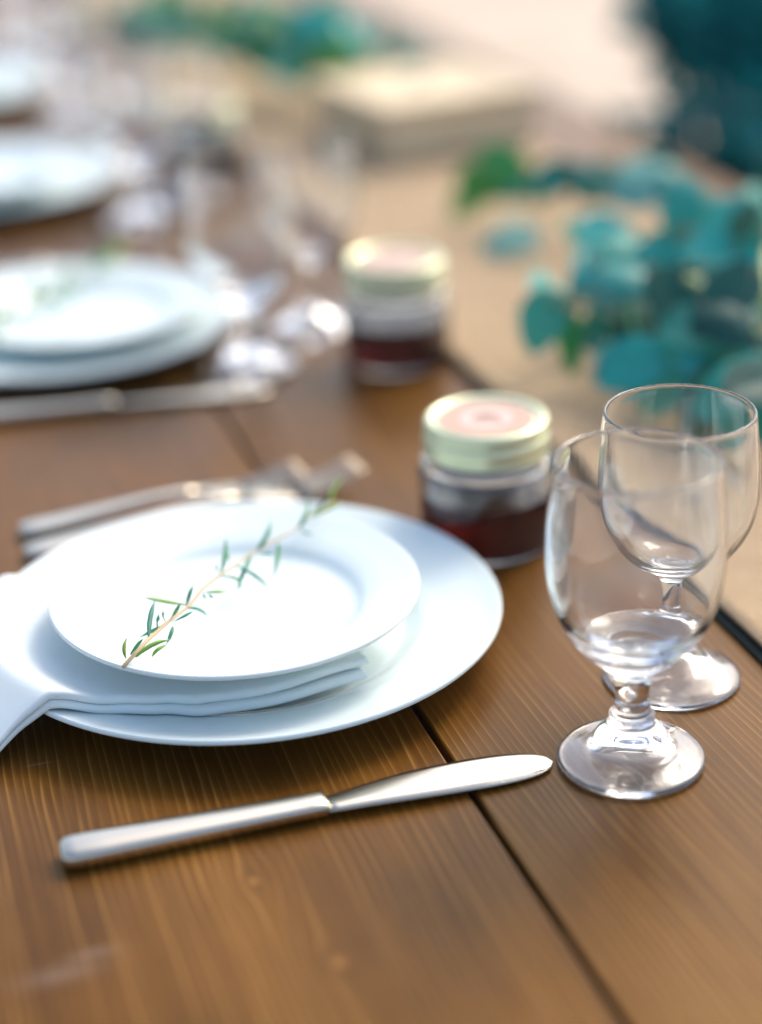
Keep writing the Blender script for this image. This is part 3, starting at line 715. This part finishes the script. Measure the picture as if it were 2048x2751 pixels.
def branch(name, label, stem_pts, leaves, extra=0, spread=.05, mats=('euc',), size=(.03, .046), group='eucalyptus branches on the runner', r0=.0026, zmin=.008):
    root = empty(name, (stem_pts[0][0], stem_pts[0][1], 0.006))
    tag(root, label, 'foliage', group)
    P = [Vector(p) for p in stem_pts]
    fine = []
    for i in range(len(P) - 1):
        for k in range(5): fine.append(P[i].lerp(P[i + 1], k / 5) + Vector((0, 0, .004 * math.sin(i * 2 + k))))
    fine.append(P[-1])
    V, Fc = tube([p - root.location for p in fine], [r0 * (1 - .6 * i / len(fine)) for i in range(len(fine))], 7)
    new_obj('stem', V, Fc, M['twig'], root)
    for (c, nrm, tip, sz, mk, sh) in leaves:
        petiole(root, fine, put_leaf(root, c, nrm, tip, sz, mk, sh)[1])
    for _ in range(extra):
        p = random.choice(fine)
        c = p + Vector((random.gauss(0, spread), random.gauss(0, spread), abs(random.gauss(0, spread * .45))))
        c.z = max(c.z, zmin + .02)
        nrm = CAMV * random.uniform(.2, 1.0) + Vector((random.gauss(0, .55), random.gauss(0, .55), random.uniform(.1, 1)))
        petiole(root, fine, put_leaf(root, c, nrm, Vector((random.gauss(0, 1), random.gauss(0, 1), random.gauss(0, .6))), random.uniform(*size), random.choice(mats), random.randrange(3))[1])
    return root
cv = CAMV
branch('eucalyptus_branch', 'near eucalyptus branch with round teal leaves behind the wine glass',
       [(0.6328, 1.1016, 0.02), (0.5749, 1.1417, 0.05), (0.5319, 1.1717, 0.06), (0.4902, 1.1643, 0.06), (0.4628, 1.1422, 0.072)],
       [((0.4576, 1.1442, 0.06), cv + Vector((0, 0, .1)), (-.2, .1, -1), 0.0408, 'euc', 0),
        ((0.5614, 1.2698, 0.066), cv + Vector((.2, 0, .4)), (-.3, .2, 1), 0.0518, 'euc', 0),
        ((0.5133, 1.1462, 0.074), cv + Vector((0, .2, .5)), (.3, -.2, -1), 0.0523, 'euc', 1),
        ((0.5227, 1.1099, 0.045), cv + Vector((.6, 0, .1)), (.6, -.2, -1), 0.0638, 'euc_dark', 0),
        ((0.5519, 1.1604, 0.05), cv + Vector((-.6, 0, .4)), (.5, .2, .6), 0.0457, 'euc_dark', 1),
        ((0.4796, 1.1477, 0.042), cv, (.15, .1, -1), 0.0359, 'green_leaf', 3),
        ((0.4966, 1.1466, 0.035), cv, (.6, .1, -.4), 0.0205, 'euc_pale', 3)], extra=4, spread=.03, mats=('euc', 'euc_dark'))
branch('eucalyptus_branch', 'eucalyptus branch with pale aqua leaves at the right edge, above the wine glass rim',
       [(0.6732, 0.9846, 0.02), (0.6225, 1.068, 0.05), (0.5979, 1.1238, 0.07), (0.6051, 1.1716, 0.08), (0.6467, 1.2241, 0.09)],
       [((0.5963, 1.1587, 0.085), cv + Vector((-.3, 0, .9)), (.7, -.2, -.6), 0.0566, 'euc', 2),
        ((0.5503, 1.1036, 0.036), cv + Vector((0, 0, .8)), (.6, .1, -.3), 0.0484, 'euc_pale', 0),
        ((0.6619, 1.2298, 0.085), cv + Vector((.5, 0, -.1)), (.3, .1, .8), 0.0485, 'euc', 1),
        ((0.5704, 1.1471, 0.064), (.35, -.75, .75), (.7, -.1, -.7), 0.0473, 'euc_pale', 3),
        ((0.6109, 1.1306, 0.062), cv, (.5, .1, 1), 0.0492, 'green_leaf', 3),
        ((0.566, 1.0664, 0.05), cv + Vector((.1, 0, .8)), (.5, .2, .2), 0.0505, 'euc', 1),
        ((0.5404, 1.0425, 0.034), cv + Vector((.2, 0, .7)), (-.5, .2, .2), 0.0476, 'euc', 0),
        ((0.5437, 0.9981, 0.034), cv + Vector((-.2, 0, .6)), (.5, .2, .2), 0.0482, 'euc', 0),
        ((0.5882, 1.0509, 0.036), cv + Vector((-.2, 0, .6)), (.5, .2, .2), 0.0492, 'euc_dark', 0),
        ((0.6178, 1.0699, 0.07), cv + Vector((.4, 0, .4)), (.5, .2, .6), 0.05, 'euc', 1)], extra=16, spread=.035, mats=('euc', 'euc_dark', 'euc'))
MORE = [(0.5339, 1.2232, 0.06, 0.0511), (0.5714, 1.3323, 0.05, 0.0399), (0.5703, 1.2083, 0.07, 0.0495), (0.5314, 1.0997, 0.08, 0.0513), (0.5506, 1.1806, 0.06, 0.0544), (0.4989, 1.0881, 0.04, 0.0522), (0.5152, 1.0727, 0.03, 0.0482), (0.5406, 1.0665, 0.07, 0.052), (0.5501, 1.0405, 0.08, 0.0523), (0.5644, 1.0497, 0.05, 0.0526), (0.6189, 1.2478, 0.06, 0.0449), (0.5518, 1.0576, 0.09, 0.0518), (0.5107, 1.1533, 0.05, 0.0425), (0.6218, 1.1498, 0.08, 0.0502), (0.5428, 1.0494, 0.05, 0.0526), (0.5445, 1.1075, 0.05, 0.0516), (0.5308, 1.0001, 0.05, 0.0534), (0.5349, 0.9785, 0.06, 0.0492), (0.5191, 1.0262, 0.03, 0.0444)]
dense = branch('eucalyptus_branch', 'dense middle eucalyptus branch of overlapping teal leaves behind the wine glass',
       [(0.5623, 0.9614, 0.03), (0.5475, 1.0426, 0.045), (0.5483, 1.1045, 0.055), (0.5608, 1.1815, 0.055), (0.5824, 1.2577, 0.05), (0.5952, 1.3304, 0.045)],
       [((x, y, z), cv + Vector((random.gauss(0, .45), random.gauss(0, .2), random.uniform(-.1, .8))), (random.gauss(0, .7), random.gauss(0, .3), random.gauss(0, .8)), sz, random.choice(('euc', 'euc', 'euc_dark', 'euc', 'euc_dark', 'euc_pale')), random.choice((0, 1, 2))) for (x, y, z, sz) in MORE])
for pts, rr in (([(0.5439, 1.1321, 0.083), (0.5434, 1.0962, 0.09), (0.5493, 1.0627, 0.086), (0.5621, 1.0327, 0.07)], .0032), ([(0.6124, 1.1213, 0.095), (0.5913, 1.0835, 0.085), (0.5731, 1.0486, 0.07)], .0027)):
    V, Fc = tube([Vector(p) - dense.location for p in pts], [rr, rr, rr * .9, rr * .7][:len(pts)], 8); new_obj('stem', V, Fc, M['pale_stem'], dense)
branch('eucalyptus_branch', 'blurred eucalyptus branch pointing left across the middle of the runner',
       [(0.7053, 1.4484, 0.03), (0.6547, 1.4462, 0.05), (0.6152, 1.4825, 0.05), (0.5768, 1.5344, 0.045), (0.5525, 1.5682, 0.04)],
       [((0.657, 1.4315, 0.062), cv + Vector((0, 0, .6)), (.3, 0, 1), 0.0503, 'euc_pale', 0),
        ((0.6835, 1.4224, 0.062), cv + Vector((.5, 0, .1)), (.3, 0, 1), 0.0397, 'euc', 1),
        ((0.6221, 1.4869, 0.055), cv + Vector((0, 0, .4)), (-1, .2, .1), 0.0481, 'euc', 2),
        ((0.6461, 1.4689, 0.045), cv + Vector((.1, 0, .9)), (-1, .2, .1), 0.0427, 'euc_dark', 2),
        ((0.5702, 1.5582, 0.045), cv + Vector((0, 0, .4)), (-1, .2, .3), 0.0488, 'green_leaf', 0),
        ((0.5572, 1.549, 0.035), cv + Vector((0, 0, .2)), (-.5, .2, -.6), 0.0449, 'green_leaf', 2),
        ((0.5962, 1.5288, 0.045), cv + Vector((.3, 0, .2)), (-.5, .2, .6), 0.0448, 'green_leaf', 2),
        ((0.5761, 1.5296, 0.065), cv + Vector((.1, 0, .2)), (-.5, .2, .6), 0.0441, 'green_leaf', 0),
        ((0.5529, 1.45, 0.022), cv + Vector((0, 0, .9)), (-.6, .1, -.2), 0.0453, 'euc_pale', 0)], extra=8, spread=.022, mats=('euc', 'euc_dark', 'green_leaf'))
branch('eucalyptus_branch', 'blurred green and teal foliage beyond the glasses, at the top left of the runner',
       [(0.5917, 2.0912, 0.03), (0.5431, 2.0626, 0.07), (0.5023, 2.0791, 0.09), (0.4818, 2.1658, 0.08), (0.4652, 2.2893, 0.06)], [], extra=64, spread=.045, mats=('euc', 'green_leaf', 'euc', 'euc_pale', 'green_leaf'), size=(.035, .055))

# ------------------------------------------------------------------ pale wooden box on the far part of the table
bx = empty('wooden_box', (.622, 1.885, 0.0075), R(9))
tag(bx, 'low pale wooden box with a dark finger hole, on the table beyond the garland', 'box')
for (x0, x1, y0, y1, z0, z1, nm) in ((-.085, .085, -.085, -.076, 0, .046, 'side_panel'), (-.085, .085, .076, .085, 0, .046, 'side_panel'), (-.085, -.076, -.0755, .0755, 0, .046, 'side_panel'), (.076, .085, -.0755, .0755, 0, .046, 'side_panel')):
    V, Fc = box(x0, x1, y0, y1, z0, z1, .0012); new_obj(nm, V, Fc, M['pale_wood'], bx, smooth=False)
for k in range(3):
    V, Fc = box(-.090 + k * .0602, -.0304 + k * .0602, -.09, .09, .0465, .0555, .0015); new_obj('lid_slat', V, Fc, M['pale_wood'], bx, smooth=False)
V, Fc = lathe([(0, .0010), (.013, .0010), (.014, .0004), (.014, 0), (0, 0)], 32); new_obj('finger_hole', V, Fc, M['bark'], bx, loc=(-.002, .01, .0557), smooth=False)

# ------------------------------------------------------------------ dark shrub beyond the table's far side
def shrub(loc, clumps, n, label, seedv, lsize=(.035, .07)):
    rnd = random.Random(seedv)
    root = empty('shrub', loc); tag(root, label, 'shrub')
    L0 = Vector(loc)
    for (c, rad) in clumps:
        tip = Vector(c) - L0; base = Vector((rnd.uniform(-.06, .06), rnd.uniform(-.06, .06), 0))
        V, Fc = tube([base, base.lerp(tip, .45) + Vector((0, 0, .06)), tip], [.014, .010, .004], 6)
        new_obj('stem', V, Fc, M['bark'], root)
    V, Fc = [], []
    tot = sum(r_ ** 2 for _, r_ in clumps)
    for (c, rad) in clumps:
        for _ in range(int(n * rad ** 2 / tot)):
            d = Vector((rnd.gauss(0, 1), rnd.gauss(0, 1), rnd.gauss(0, 1))).normalized() * rnd.uniform(.25, 1) ** .6 * rad
            p = Vector(c) - L0 + d
            nrm = Vector((rnd.gauss(-.3, .8), rnd.gauss(-.3, .8), rnd.gauss(.7, .8))).normalized()
            t = nrm.orthogonal().normalized(); t = Matrix.Rotation(rnd.uniform(0, 6.28), 3, nrm) @ t; s_ = t.cross(nrm)
            L_ = rnd.uniform(*lsize); W_ = L_ * .30; b0 = len(V)
            V += [p, p + t * L_ * .45 + s_ * W_ + nrm * .006, p + t * L_ - nrm * .008, p + t * L_ * .45 - s_ * W_ + nrm * .006, p + t * L_ * .45]
            Fc += [(b0, b0 + 1, b0 + 4), (b0 + 1, b0 + 2, b0 + 4), (b0 + 2, b0 + 3, b0 + 4), (b0 + 3, b0, b0 + 4)]
    cr = new_obj('crown', V, Fc, M['shrub'], root, smooth=False); cr['kind'] = 'stuff'
    return root
shrub((1.16, 2.04, GZ), [((1.013, 2.139, 0.065), 0.05), ((1.045, 2.14, 0.04), 0.05), ((1.068, 2.119, 0.058), 0.06), ((1.105, 2.1, 0.041), 0.06), ((1.114, 2.078, 0.0), 0.05), ((1.099, 2.04, -0.041), 0.05), ((0.971, 2.028, -0.075), 0.055), ((0.998, 1.985, -0.076), 0.055), ((1.028, 1.951, -0.08), 0.06), ((1.148, 2.087, 0.04), 0.09), ((1.12, 2.005, -0.03), 0.09), ((1.076, 2.195, 0.101), 0.08), ((1.141, 2.177, 0.104), 0.1), ((1.068, 1.936, -0.086), 0.09), ((0.997, 2.104, -0.14), 0.07), ((1.197, 2.062, 0.018), 0.12), ((1.044, 2.147, 0.006), 0.04), ((1.15, 1.98, -0.25), 0.12), ((1.3, 2.0, -0.3), 0.12), ((1.05, 2.05, -0.3), 0.1)],
      1500, 'dark blue green shrub beyond the far side of the table, top right corner', 5)
